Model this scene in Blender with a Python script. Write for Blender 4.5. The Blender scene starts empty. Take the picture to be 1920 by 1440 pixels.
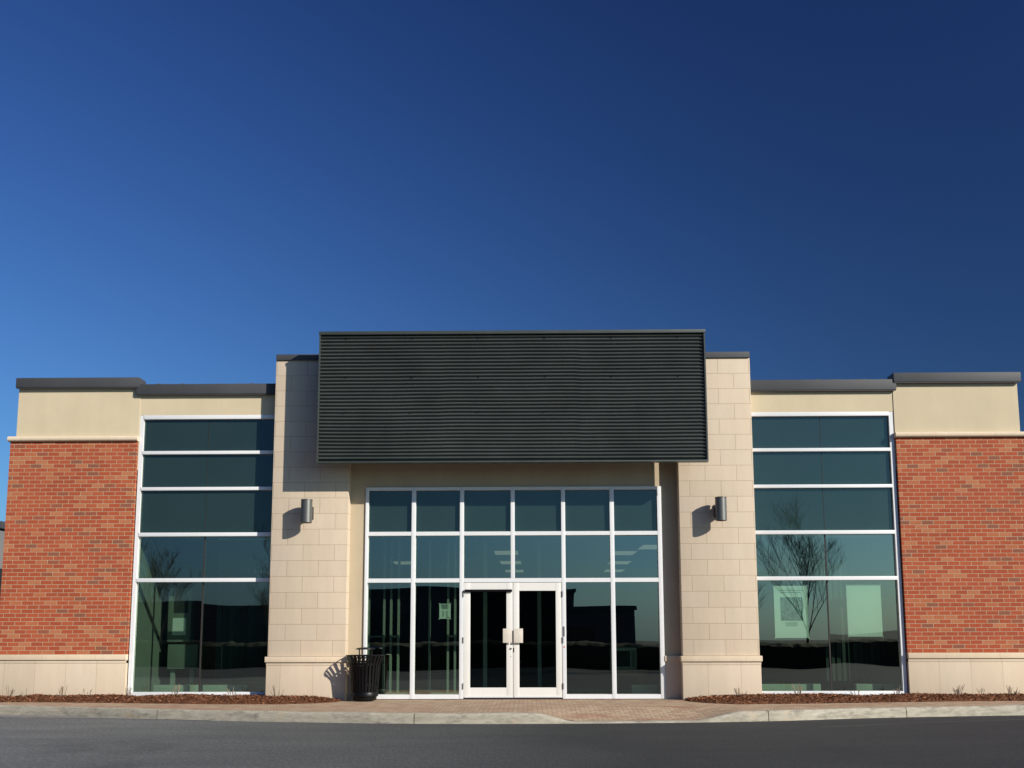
import bpy, bmesh, math, random
from mathutils import Vector, Matrix, noise
R = math.radians
C = bpy.context.scene.collection
random.seed(7)
PI = math.pi

# ------------------------------------------------------------------ materials
class NT:
    def __init__(s, m):
        m.use_nodes = True
        s.t = m.node_tree; s.t.nodes.clear()
    def n(s, typ, **kw):
        nd = s.t.nodes.new(typ)
        for k, v in kw.items():
            if k.startswith('_'):
                setattr(nd, k[1:], v)
            else:
                key = int(k[1:]) if k[0] == 'i' and k[1:].isdigit() else k.replace('__', ' ')
                if isinstance(v, bpy.types.NodeSocket):
                    s.t.links.new(v, nd.inputs[key])
                else:
                    nd.inputs[key].default_value = v
        return nd
    def link(s, a, b): s.t.links.new(a, b)

def col4(c): return (c[0], c[1], c[2], 1.0)

def ramp(N, fac, stops, interp='LINEAR'):
    r = N.n('ShaderNodeValToRGB', Fac=fac)
    cr = r.color_ramp; cr.interpolation = interp
    while len(cr.elements) < len(stops): cr.elements.new(0.5)
    for e, (p, c) in zip(cr.elements, stops):
        e.position = p; e.color = col4(c)
    return r.outputs['Color']

def mixc(N, fac, a, b, mode='MIX'):
    m = N.n('ShaderNodeMix', _data_type='RGBA', _blend_type=mode)
    for idx, v in ((0, fac), (6, a), (7, b)):
        if isinstance(v, bpy.types.NodeSocket): N.link(v, m.inputs[idx])
        else: m.inputs[idx].default_value = col4(v) if idx else v
    return m.outputs[2]

def objco(N): return N.n('ShaderNodeTexCoord').outputs['Object']

def nz(N, vec, scale, detail=4, rough=.6, dist=0):
    return N.n('ShaderNodeTexNoise', Vector=vec, Scale=scale, Detail=detail, Roughness=rough, Distortion=dist).outputs['Fac']

def stretch(N, vec, sc):
    return N.n('ShaderNodeMapping', Vector=vec, Scale=sc).outputs['Vector']

def finish(m, N, color, rough=.8, bump=None, metallic=0.0, spec=.3):
    b = N.n('ShaderNodeBsdfPrincipled')
    for k, v in (('Base Color', color), ('Roughness', rough), ('Metallic', metallic), ('Specular IOR Level', spec)):
        if isinstance(v, bpy.types.NodeSocket): N.link(v, b.inputs[k])
        else: b.inputs[k].default_value = col4(v) if k == 'Base Color' else v
    if bump:
        h, st, d = bump
        bp = N.n('ShaderNodeBump', Height=h, Strength=st, Distance=d)
        N.link(bp.outputs[0], b.inputs['Normal'])
    o = N.n('ShaderNodeOutputMaterial'); N.link(b.outputs[0], o.inputs['Surface'])
    return m

MATS = {}
def plain(name, c, rough=.6, var=.12, scale=6., metallic=0., spec=.3, bump=.0, bscale=60.):
    if name in MATS: return MATS[name]
    m = bpy.data.materials.new(name); N = NT(m); v = objco(N)
    f = nz(N, v, scale, 5)
    lo = tuple(x * (1 - var) for x in c); hi = tuple(min(1, x * (1 + var)) for x in c)
    cc = ramp(N, f, [(.3, lo), (.7, hi)])
    bp = None
    if bump: bp = (nz(N, v, bscale, 3), bump, .01)
    MATS[name] = finish(m, N, cc, rough, bp, metallic, spec); return m

def wallcoord(N, off=(0, 0)):
    s = N.n('ShaderNodeSeparateXYZ', Vector=objco(N))
    a = N.n('ShaderNodeMath', _operation='ADD', i0=s.outputs[0], i1=s.outputs[1]).outputs[0]
    a2 = N.n('ShaderNodeMath', _operation='ADD', i0=a, i1=off[0]).outputs[0]
    z2 = N.n('ShaderNodeMath', _operation='ADD', i0=s.outputs[2], i1=off[1]).outputs[0]
    return N.n('ShaderNodeCombineXYZ', X=a2, Y=z2).outputs[0]

def brickmat(name, off=(0, 0)):
    m = bpy.data.materials.new(name); N = NT(m)
    wc = wallcoord(N, off)
    wob = N.n('ShaderNodeTexNoise', Vector=wc, Scale=3.0, Detail=2.0)
    d = N.n('ShaderNodeVectorMath', _operation='SUBTRACT', i0=wob.outputs['Color'], i1=(.5, .5, .5)).outputs[0]
    d = N.n('ShaderNodeVectorMath', _operation='SCALE', i0=d, Scale=.006).outputs[0]
    wv = N.n('ShaderNodeVectorMath', _operation='ADD', i0=wc, i1=d).outputs[0]
    b = N.n('ShaderNodeTexBrick', Vector=wv, Color1=(0, 0, 0, 1), Color2=(1, 1, 1, 1), Mortar=(0, 0, 0, 1), Scale=1.0,
            **{'Mortar__Size': .0052, 'Mortar__Smooth': .15, 'Bias': 0.0, 'Brick__Width': .2200, 'Row__Height': .0763})
    tint = b.outputs['Color']
    cc = ramp(N, tint, [(0, (.33, .070, .031)), (.17, (.35, .078, .034)), (.33, (.31, .068, .031)), (.47, (.36, .088, .038)),
                        (.64, (.38, .122, .054)), (.72, (.34, .076, .033)), (.84, (.39, .145, .068)), (.925, (.225, .085, .050)), (.965, (.26, .080, .044))], 'CONSTANT')
    f1 = nz(N, wc, 30, 5, .7)
    cc = mixc(N, .55, cc, ramp(N, f1, [(.25, (.62, .62, .62)), (.75, (1.25, 1.25, 1.25))]), 'MULTIPLY')
    f2 = nz(N, wc, 1.1, 4)
    cc = mixc(N, .5, cc, ramp(N, f2, [(.3, (.86, .84, .84)), (.7, (1.1, 1.1, 1.1))]), 'MULTIPLY')
    mort = ramp(N, nz(N, wc, 9, 4), [(.3, (.37, .265, .165)), (.7, (.47, .355, .235))])
    cc = mixc(N, b.outputs['Fac'], cc, mort)
    efl = ramp(N, nz(N, wc, 7.3, 6, .8), [(.72, (0, 0, 0)), (.84, (.22, .22, .22))])
    cc = mixc(N, efl, cc, (.62, .52, .44))
    inv = N.n('ShaderNodeMath', _operation='SUBTRACT', i0=1.0, i1=b.outputs['Fac']).outputs[0]
    h = N.n('ShaderNodeMath', _operation='MULTIPLY_ADD', i0=f1, i1=.3, i2=inv).outputs[0]
    return finish(m, N, cc, .88, (h, .5, .006), spec=.2)

def blockmat(name, w, h, off, joint=.004, base=(.55, .458, .352), row_offset=.5, amt=.75):
    m = bpy.data.materials.new(name); N = NT(m)
    wc = wallcoord(N, off)
    b = N.n('ShaderNodeTexBrick', Vector=wc, Color1=(0, 0, 0, 1), Color2=(1, 1, 1, 1), Mortar=(0, 0, 0, 1), Scale=1.0, _offset=row_offset,
            **{'Mortar__Size': joint, 'Mortar__Smooth': .6, 'Bias': 0.0, 'Brick__Width': w, 'Row__Height': h})
    k = [.975, 1.0, 1.02, .988, 1.012]
    cc = ramp(N, b.outputs['Color'], [(i * .2, (base[0] * a, base[1] * a * (1.004 if i % 2 else .994), base[2] * a * (1.01 if i % 2 else .98))) for i, a in enumerate(k)], 'CONSTANT')
    f1 = nz(N, wc, 55, 4, .7)
    cc = mixc(N, .5, cc, ramp(N, f1, [(.25, (.82, .82, .82)), (.75, (1.14, 1.14, 1.14))]), 'MULTIPLY')
    f2 = nz(N, stretch(N, wc, (2.6, .45, 1)), 1.6, 6, .7)
    cc = mixc(N, .5, cc, ramp(N, f2, [(.3, (.88, .865, .84)), (.62, (1.05, 1.05, 1.05))]), 'MULTIPLY')
    jf = N.n('ShaderNodeMath', _operation='MULTIPLY', i0=b.outputs['Fac'], i1=amt).outputs[0]
    cc = mixc(N, jf, cc, (.30, .20, .12))
    inv = N.n('ShaderNodeMath', _operation='SUBTRACT', i0=1.0, i1=b.outputs['Fac']).outputs[0]
    hh = N.n('ShaderNodeMath', _operation='MULTIPLY_ADD', i0=f1, i1=.35, i2=inv).outputs[0]
    return finish(m, N, cc, .9, (hh, .45, .006), spec=.15)

def stuccomat(name, base):
    m = bpy.data.materials.new(name); N = NT(m); v = objco(N)
    f1 = nz(N, v, 90, 4, .7); f2 = nz(N, v, .9, 5); f3 = nz(N, stretch(N, v, (2.2, 2.2, .35)), 1.5, 5)
    cc = ramp(N, f2, [(.3, tuple(x * .93 for x in base)), (.7, tuple(x * 1.04 for x in base))])
    cc = mixc(N, .45, cc, ramp(N, f1, [(.25, (.84, .84, .84)), (.75, (1.12, 1.12, 1.12))]), 'MULTIPLY')
    cc = mixc(N, .5, cc, ramp(N, f3, [(.3, (.93, .92, .90)), (.6, (1.02, 1.02, 1.02))]), 'MULTIPLY')
    return finish(m, N, cc, .92, (f1, .4, .004), spec=.1)

def glassmat(name, tint, refl, f0=.12, backing=None):
    m = bpy.data.materials.new(name); N = NT(m); v = objco(N)
    wav = nz(N, v, .55, 1, .4)
    bp = N.n('ShaderNodeBump', Height=wav, Strength=.22, Distance=.02)
    g = N.n('ShaderNodeBsdfGlossy', Color=col4(refl), Roughness=.0)
    N.link(bp.outputs[0], g.inputs['Normal'])
    if backing is None:
        b = N.n('ShaderNodeBsdfTransparent', Color=col4(tint)).outputs[0]
    else:
        f = nz(N, v, 1.2, 4)
        b = N.n('ShaderNodeBsdfDiffuse', Color=ramp(N, f, [(.3, tuple(x * .94 for x in backing)), (.7, tuple(x * 1.06 for x in backing))])).outputs[0]
    lw = N.n('ShaderNodeLayerWeight', Blend=.5).outputs['Facing']
    p5 = N.n('ShaderNodeMath', _operation='POWER', i0=lw, i1=5.0).outputs[0]
    fr = N.n('ShaderNodeMath', _operation='MULTIPLY_ADD', i0=p5, i1=1 - f0, i2=f0)
    mx = N.n('ShaderNodeMixShader', i0=fr.outputs[0], i1=b, i2=g.outputs[0])
    o = N.n('ShaderNodeOutputMaterial'); N.link(mx.outputs[0], o.inputs['Surface'])
    return m

def asphaltmat():
    m = bpy.data.materials.new('asphalt'); N = NT(m); v = objco(N)
    grain = nz(N, stretch(N, v, (1, .30, 1)), 34, 6, .85)
    st = nz(N, stretch(N, v, (.35, 1.1, 1)), 1.2, 7, .7)
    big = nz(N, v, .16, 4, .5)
    cc = ramp(N, st, [(.28, (.021, .0225, .0235)), (.72, (.034, .0355, .036))])
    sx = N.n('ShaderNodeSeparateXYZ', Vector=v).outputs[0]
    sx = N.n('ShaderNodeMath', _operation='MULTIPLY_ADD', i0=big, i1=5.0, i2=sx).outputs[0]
    left_light = N.n('ShaderNodeMapRange', Value=sx, **{'From__Min': 3.5, 'From__Max': -4.0, 'To__Min': 0.0, 'To__Max': 1.0}).outputs[0]  # asphalt colour lightened to the left, standing in for a light falloff
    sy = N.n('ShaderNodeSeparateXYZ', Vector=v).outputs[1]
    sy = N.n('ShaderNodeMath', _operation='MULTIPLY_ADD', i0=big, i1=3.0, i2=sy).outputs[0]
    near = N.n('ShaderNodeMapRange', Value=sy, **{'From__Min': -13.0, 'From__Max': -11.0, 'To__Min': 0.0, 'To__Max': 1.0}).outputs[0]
    left_light = N.n('ShaderNodeMath', _operation='MULTIPLY', i0=left_light, i1=near).outputs[0]
    cc = mixc(N, left_light, cc, mixc(N, 1.0, cc, (4.7, 4.7, 4.4), 'MULTIPLY'))
    cc = mixc(N, .8, cc, ramp(N, grain, [(.34, (.40, .40, .40)), (.5, (.95, .95, .95)), (.66, (1.9, 1.9, 1.88))]), 'MULTIPLY')
    oil = ramp(N, nz(N, stretch(N, v, (.6, .35, 1)), 1.0, 5, .6), [(.60, (1, 1, 1)), (.72, (.72, .72, .74))])
    cc = mixc(N, 1.0, cc, oil, 'MULTIPLY')
    vor = N.n('ShaderNodeTexVoronoi', Vector=v, Scale=26.0)
    sp = ramp(N, vor.outputs['Distance'], [(.05, (.5, .5, .5)), (.12, (0, 0, 0))])
    cc = mixc(N, sp, cc, (.16, .15, .14))
    return finish(m, N, cc, .82, (grain, .7, .01), spec=.35)

def pavermat():
    m = bpy.data.materials.new('clay_pavers'); N = NT(m); v = objco(N)
    b = N.n('ShaderNodeTexBrick', Vector=v, Color1=(0, 0, 0, 1), Color2=(1, 1, 1, 1), Mortar=(0, 0, 0, 1), Scale=1.0,
            **{'Mortar__Size': .006, 'Mortar__Smooth': .3, 'Bias': 0.0, 'Brick__Width': .155, 'Row__Height': .105})
    cc = ramp(N, b.outputs['Color'], [(0, (.38, .275, .185)), (.25, (.43, .315, .215)), (.5, (.36, .25, .17)), (.75, (.45, .335, .23))], 'CONSTANT')
    red = ramp(N, nz(N, stretch(N, v, (.5, 1.5, 1)), .9, 3), [(.56, (0, 0, 0)), (.64, (.8, .8, .8))])
    cc = mixc(N, red, cc, mixc(N, 1.0, cc, (.92, .72, .70), 'MULTIPLY'))
    cc = mixc(N, .5, cc, ramp(N, nz(N, v, 25, 5, .7), [(.25, (.8, .8, .8)), (.75, (1.15, 1.15, 1.15))]), 'MULTIPLY')
    jc = ramp(N, nz(N, v, 3, 3), [(.3, (.10, .065, .045)), (.7, (.26, .18, .12))])
    cc = mixc(N, b.outputs['Fac'], cc, jc)
    inv = N.n('ShaderNodeMath', _operation='SUBTRACT', i0=1.0, i1=b.outputs['Fac']).outputs[0]
    return finish(m, N, cc, .9, (inv, .6, .006), spec=.15)

def kerbmat():
    m = bpy.data.materials.new('weathered_concrete'); N = NT(m); v = objco(N)
    f = nz(N, stretch(N, v, (.8, .8, 3)), 3.5, 7, .7)
    cc = ramp(N, f, [(.25, (.20, .18, .14)), (.5, (.36, .33, .26)), (.75, (.45, .415, .34))])
    d = ramp(N, nz(N, stretch(N, v, (.55, .55, 1.6)), 5.0, 7, .72), [(.50, (0, 0, 0)), (.66, (.85, .85, .85))])
    cc = mixc(N, d, cc, (.17, .155, .125))
    o = ramp(N, nz(N, v, 2.2, 5, .7), [(.58, (0, 0, 0)), (.72, (.4, .4, .4))])
    cc = mixc(N, o, cc, (.48, .32, .17))
    g = nz(N, v, 70, 4, .7)
    return finish(m, N, cc, .92, (g, .6, .012), spec=.15)

def mulchmat(name, k=1.0):
    m = bpy.data.materials.new(name); N = NT(m); v = objco(N)
    f = nz(N, v, 38, 5, .8)
    cc = ramp(N, f, [(.3, (.050 * k, .020 * k, .011 * k)), (.5, (.15 * k, .062 * k, .032 * k)), (.62, (.23 * k, .105 * k, .056 * k)), (.74, (.42 * k, .24 * k, .13 * k))])
    return finish(m, N, cc, .95, (f, 1.0, .03), spec=.1)

M = {}
M['brick_l'] = brickmat('red_brick', (.05, .006))
M['brick_r'] = brickmat('red_brick_other_wing', (7.413, .006 + .0763 * 21))
M['block'] = blockmat('buff_block', .585, .293, (4.13, -.79 + 2.93), .0052)
M['block_r'] = blockmat('buff_block_other_pillar', .585, .293, (-3.36 + .585 * 12, -.79 + 2.93 + .293), .0052)
M['base_l'] = blockmat('buff_stone_base', .575, 2.0, (8.62, 0.4), .0036, (.57, .475, .36), 0.0, .8)
M['base_p'] = blockmat('buff_stone_pillar_base', .60, 2.0, (4.20, 0.4), .004, (.56, .465, .355), 0.0, .7)
M['sill'] = blockmat('buff_stone_sill', .98, 2.0, (8.1, .4), .003, (.61, .50, .37), 0.0, .6)
M['ledge'] = blockmat('buff_stone_ledge', .56, 6.0, (9.2, 2), .003, (.62, .51, .38), 0.0, .45)
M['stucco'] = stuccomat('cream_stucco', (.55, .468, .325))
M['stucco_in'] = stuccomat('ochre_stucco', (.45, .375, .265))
M['coping'] = plain('charcoal_metal', (.050, .052, .057), .62, .12, 1.5, spec=.4, bump=.05, bscale=8)
M['panel'] = plain('dark_green_grey_metal', (.047, .055, .051), .38, .18, 1.2, spec=.5)
M['alu'] = plain('white_aluminium', (.66, .67, .68), .42, .03, 2, spec=.5)
M['doorw'] = plain('ivory_door_paint', (.68, .665, .625), .45, .03, 2, spec=.4)
M['plate'] = plain('brushed_beige_plate', (.60, .55, .47), .42, .08, 8, spec=.5)
M['joint'] = plain('dark_glazing_joint', (.028, .024, .023), .6)
M['black'] = plain('black_coated_steel', (.004, .004, .0045), .38, .2, 10, spec=.2)
M['liner'] = plain('black_plastic_liner', (.006, .006, .006), .6, .2, 10)
M['lamp'] = plain('brushed_grey_metal', (.14, .14, .133), .42, .05, 20, metallic=.6, spec=.5)
M['lampd'] = plain('dark_bronze_metal', (.10, .095, .085), .45, .05, 20, metallic=.5)
M['steel'] = plain('hinge_steel', (.22, .22, .22), .4, .1, 20, metallic=.7)
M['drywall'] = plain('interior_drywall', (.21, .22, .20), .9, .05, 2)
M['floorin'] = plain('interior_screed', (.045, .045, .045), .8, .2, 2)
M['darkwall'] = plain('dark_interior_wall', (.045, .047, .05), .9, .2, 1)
M['ceil'] = plain('ceiling_tile', (.22, .23, .23), .9, .1, 2)
M['stud'] = plain('galvanised_stud', (.40, .41, .38), .55, .08, 8, metallic=.2)
M['boxin'] = plain('pale_sheet_box', (.52, .55, .48), .7, .05, 4)
M['greybox'] = plain('grey_enamel_box', (.22, .24, .21), .6, .06, 4)
M['paper'] = plain('white_paper', (.80, .82, .80), .9, .02, 3)
M['ink'] = plain('printed_ink', (.05, .07, .06), .9, .3, 3)
M['wood'] = plain('table_wood', (.36, .18, .07), .6, .25, 5)
M['blind'] = plain('pale_blind_fabric', (.46, .49, .47), .9, .06, 4)
M['blindd'] = plain('dark_blind_fabric', (.055, .065, .065), .9, .2, 4)
M['glass'] = glassmat('teal_vision_glass', (.49, .65, .54), (.93, 1.0, .84), .30)
M['dglass'] = glassmat('dark_door_glass', (.45, .58, .48), (.75, .95, .95), .05)
M['span'] = glassmat('dark_teal_spandrel_glass', None, (.82, .95, .86), .085, (.016, .031, .029))
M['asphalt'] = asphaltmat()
M['paver'] = pavermat()
M['kerb'] = kerbmat()
M['mulch'] = mulchmat('bark_mulch')
M['chip_a'] = mulchmat('bark_chips')
M['chip_b'] = mulchmat('pale_bark_chips', 2.3)
M['ground'] = plain('grey_ground', (.035, .037, .033), .95, .2, .05)
M['dust'] = plain('gritty_gutter', (.20, .19, .18), .95, .25, 6, bump=.4, bscale=80)
M['twig'] = plain('bleached_twig', (.24, .18, .13), .9, .25, 30)
M['bark'] = plain('grey_bark', (.07, .055, .045), .95, .25, 12)
M['roof'] = plain('roof_membrane', (.12, .12, .12), .95, .1, 2)
M['gravel'] = plain('roof_gravel', (.10, .085, .06), .95, .4, 20)
M['shopwall'] = plain('taupe_far_wall', (.085, .08, .075), .95, .15, .3)
M['shopdark'] = plain('far_dark_glass', (.02, .025, .028), .2, .1, 1)
M['nstucco'] = plain('grey_neighbour_stucco', (.17, .17, .17), .95, .1, 1)
M['red'] = plain('red_sticker', (.6, .05, .03), .6)
M['bluegrey'] = plain('picture_print', (.13, .19, .18), .9, .95, 16)
lm = bpy.data.materials.new('lit_tube_diffuser'); N = NT(lm)
e = N.n('ShaderNodeEmission', Color=(1.0, .9, .72, 1), Strength=.19)
o = N.n('ShaderNodeOutputMaterial'); N.link(e.outputs[0], o.inputs['Surface']); M['tube'] = lm

# ------------------------------------------------------------------ mesh helpers
class MB:
    def __init__(s): s.bm = bmesh.new(); s.mi = 0
    def face(s, vs, smooth=False):
        try:
            f = s.bm.faces.new(vs); f.material_index = s.mi; f.smooth = smooth; return f
        except ValueError: return None
    def box(s, x0, x1, y0, y1, z0, z1, bev=0.0):
        v = [s.bm.verts.new((x, y, z)) for x in (x0, x1) for y in (y0, y1) for z in (z0, z1)]
        fs = [s.face([v[i] for i in q]) for q in ((0, 1, 3, 2), (4, 6, 7, 5), (0, 4, 5, 1), (2, 3, 7, 6), (0, 2, 6, 4), (1, 5, 7, 3))]
        if bev:
            es = list({e for f in fs for e in f.edges})
            bmesh.ops.bevel(s.bm, geom=es, offset=bev, segments=2, affect='EDGES', profile=.6)
        return s
    def tube(s, pts, rads, n=8, caps=True, smooth=True):
        rings = []; pts = [Vector(p) for p in pts]
        up = None
        for i, p in enumerate(pts):
            d = (pts[min(i + 1, len(pts) - 1)] - pts[max(i - 1, 0)]).normalized()
            if up is None: up = d.orthogonal().normalized()
            a = (up - d * up.dot(d)).normalized(); up = a
            b = d.cross(a)
            r = rads[i] if hasattr(rads, '__len__') else rads
            rings.append([s.bm.verts.new(p + (a * math.cos(t) + b * math.sin(t)) * r) for t in [2 * PI * k / n for k in range(n)]])
        for i in range(len(rings) - 1):
            for k in range(n):
                s.face((rings[i][k], rings[i][(k + 1) % n], rings[i + 1][(k + 1) % n], rings[i + 1][k]), smooth)
        if caps: s.face(rings[0][::-1]); s.face(rings[-1])
        return s
    def lathe(s, prof, cx=0, cy=0, n=32, smooth=True):
        rings = []
        for r, z in prof:
            if r < 1e-6: rings.append([s.bm.verts.new((cx, cy, z))])
            else: rings.append([s.bm.verts.new((cx + r * math.cos(2 * PI * k / n), cy + r * math.sin(2 * PI * k / n), z)) for k in range(n)])
        for a, b in zip(rings, rings[1:]):
            for k in range(n):
                k2 = (k + 1) % n
                if len(a) == 1 and len(b) == 1: continue
                if len(a) == 1: s.face((a[0], b[k2], b[k]), smooth)
                elif len(b) == 1: s.face((a[k], a[k2], b[0]), smooth)
                else: s.face((a[k], a[k2], b[k2], b[k]), smooth)
        return s
    def build(s, name, mats, parent=None, loc=(0, 0, 0), fix=True):
        if fix: bmesh.ops.recalc_face_normals(s.bm, faces=s.bm.faces)
        me = bpy.data.meshes.new(name); s.bm.to_mesh(me); s.bm.free(); me.set_sharp_from_angle(angle=R(38))
        for m in (mats if isinstance(mats, (list, tuple)) else [mats]): me.materials.append(m)
        o = bpy.data.objects.new(name, me); C.objects.link(o); o.location = loc
        if parent is not None: o.parent = parent
        return o

def tag(o, label=None, cat=None, group=None, kind=None):
    if label: o['label'] = label
    if cat: o['category'] = cat
    if group: o['group'] = group
    if kind: o['kind'] = kind
    return o
def thing(name, label, cat, loc=(0, 0, 0), rz=0, group=None):
    o = bpy.data.objects.new(name, None); C.objects.link(o); o.location = loc; o.rotation_euler.z = rz
    o.empty_display_size = .2
    return tag(o, label, cat, group)
def boxes(name, mat, parent, *bs, bev=0.0):
    m = MB()
    for b in bs: m.box(*b, bev=bev)
    return m.build(name, mat, parent)
def dup(root, loc, label=None, rz=None):
    r = root.copy(); C.objects.link(r); r.location = loc
    if label: r['label'] = label
    if rz is not None: r.rotation_euler.z = rz
    for ch in list(root.children):
        c = ch.copy(); C.objects.link(c); c.parent = r
        for g in ch.children:
            d = g.copy(); C.objects.link(d); d.parent = c
    return r

# ------------------------------------------------------------------ ground, road, pavement, kerb
def lerp(a, b, t): return a + (b - a) * t
def sstep(a, b, x):
    t = max(0., min(1., (x - a) / (b - a))); return t * t * (3 - 2 * t)
KP = [(-40, -1.1), (-14, -1.15), (-9, -1.60), (-5.7, -2.68), (-2.9, -3.36), (-1.0, -3.58), (1.7, -3.46), (3.7, -3.13), (5.6, -2.50), (8.2, -1.98), (14, -1.3), (40, -1.2)]
def kerb_y(x):
    for i in range(len(KP) - 1):
        if KP[i][0] <= x <= KP[i + 1][0]:
            p0 = KP[max(i - 1, 0)]; p1 = KP[i]; p2 = KP[i + 1]; p3 = KP[min(i + 2, len(KP) - 1)]
            t = (x - p1[0]) / (p2[0] - p1[0])
            m1 = (p2[1] - p0[1]) / (p2[0] - p0[0]) * (p2[0] - p1[0]); m2 = (p3[1] - p1[1]) / (p3[0] - p1[0]) * (p2[0] - p1[0])
            return (2 * t ** 3 - 3 * t * t + 1) * p1[1] + (t ** 3 - 2 * t * t + t) * m1 + (-2 * t ** 3 + 3 * t * t) * p2[1] + (t ** 3 - t * t) * m2
    return KP[0][1]
ROAD = -.15
def drop(x): return -.128 * sstep(.12, .72, x) * (1 - sstep(2.55, 3.35, x))
def pave_z(x, y):
    k = kerb_y(x) + .15
    return drop(x) * (1 - sstep(0, 1.5, y - k))

g = MB(); g.box(-900, 900, -900, 900, -1.2, -.156)
tag(g.build('ground', M['ground']), 'grey ground far beyond the car park', 'ground', kind='structure')
r = MB()
v = [r.bm.verts.new(p) for p in ((-120, -70, ROAD), (120, -70, ROAD), (120, -.6, ROAD), (-120, -.6, ROAD))]; r.face(v)
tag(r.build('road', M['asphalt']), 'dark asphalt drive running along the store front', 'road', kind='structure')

p = MB(); xs = [-40 + .25 * i for i in range(321)]; NR = 14
grid = []
for x in xs:
    k = kerb_y(x) + .15
    grid.append([p.bm.verts.new((x, lerp(k, .3, j / NR), pave_z(x, lerp(k, .3, j / NR)))) for j in range(NR + 1)])
for i in range(len(xs) - 1):
    for j in range(NR): p.face((grid[i][j], grid[i + 1][j], grid[i + 1][j + 1], grid[i][j + 1]), True)
tag(p.build('pavement', M['paver']), 'tan clay paver walk in front of the store', 'pavement', kind='structure')

kb = MB(); joints = [-40, -9.4, -5.95, -1.72, 3.72, 6.1, 9.6, 40]
for a, b in zip(joints, joints[1:]):
    n = max(8, int((b - a) / .08)) if b - a < 8 else 60
    rings = []
    for i in range(n + 1):
        x = lerp(a + .006, b - .006, i / n); y = kerb_y(x)
        wv = .008 * noise.noise((x * 1.7, 3, 0)) + .004 * noise.noise((x * 9, 7, 0))
        zt = .004 + drop(x) + .010 * noise.noise((x * 1.3, 9, 1)) * (1 if drop(x) > -.05 else .2)
        hgt = zt - ROAD
        c = min(.025, hgt * .4)
        prof = [(-.012, ROAD - .01), (-.004, lerp(ROAD, zt, .5)), (.008 + wv, zt - c), (.018 + wv, zt - c * .35), (.03 + wv, zt), (.15, zt), (.156, zt - .05)]
        rings.append([kb.bm.verts.new((x, y + dy, z)) for dy, z in prof])
    for i in range(n):
        for k in range(len(rings[0]) - 1): kb.face((rings[i][k], rings[i + 1][k], rings[i + 1][k + 1], rings[i][k + 1]), k not in (4, 5))
    kb.face(rings[0]); kb.face(rings[-1][::-1])
tag(kb.build('kerb', M['kerb']), 'stained pale concrete kerb with a dropped section by the doors', 'kerb', kind='structure')
# gritty gutter strip along the left of the kerb
gt = MB(); pr = None
for i in range(91):
    x = -14 + i * .1
    w = .55 * (1 - sstep(-9.5, -5.2, x)) + .05 * noise.noise((x * 2, 0, 5)) + .03
    y = kerb_y(x)
    q = (gt.bm.verts.new((x, y + .03, ROAD + .004)), gt.bm.verts.new((x, y - max(.02, w), ROAD + .004)))
    if pr: gt.face((pr[0], pr[1], q[1], q[0]))
    pr = q
tag(gt.build('gutter', M['dust']), 'pale gritty gutter strip at the foot of the kerb', 'gutter', kind='structure')
# hairline tar seam in the asphalt at the right
sm = MB(); pr = None
for i in range(121):
    x = 4.2 + i * .06; y = kerb_y(x) - 1.05 + .02 * noise.noise((x * 3, 1, 2)) + .12 * (x - 6)
    q = (sm.bm.verts.new((x, y, ROAD + .004)), sm.bm.verts.new((x, y - .018 - .01 * noise.noise((x * 5, 4, 4)), ROAD + .004)))
    if pr: sm.face((pr[0], pr[1], q[1], q[0]))
    pr = q
tag(sm.build('road_seam', M['dust']), 'thin pale seam line along the right of the asphalt', 'road seam', kind='structure')

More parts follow.
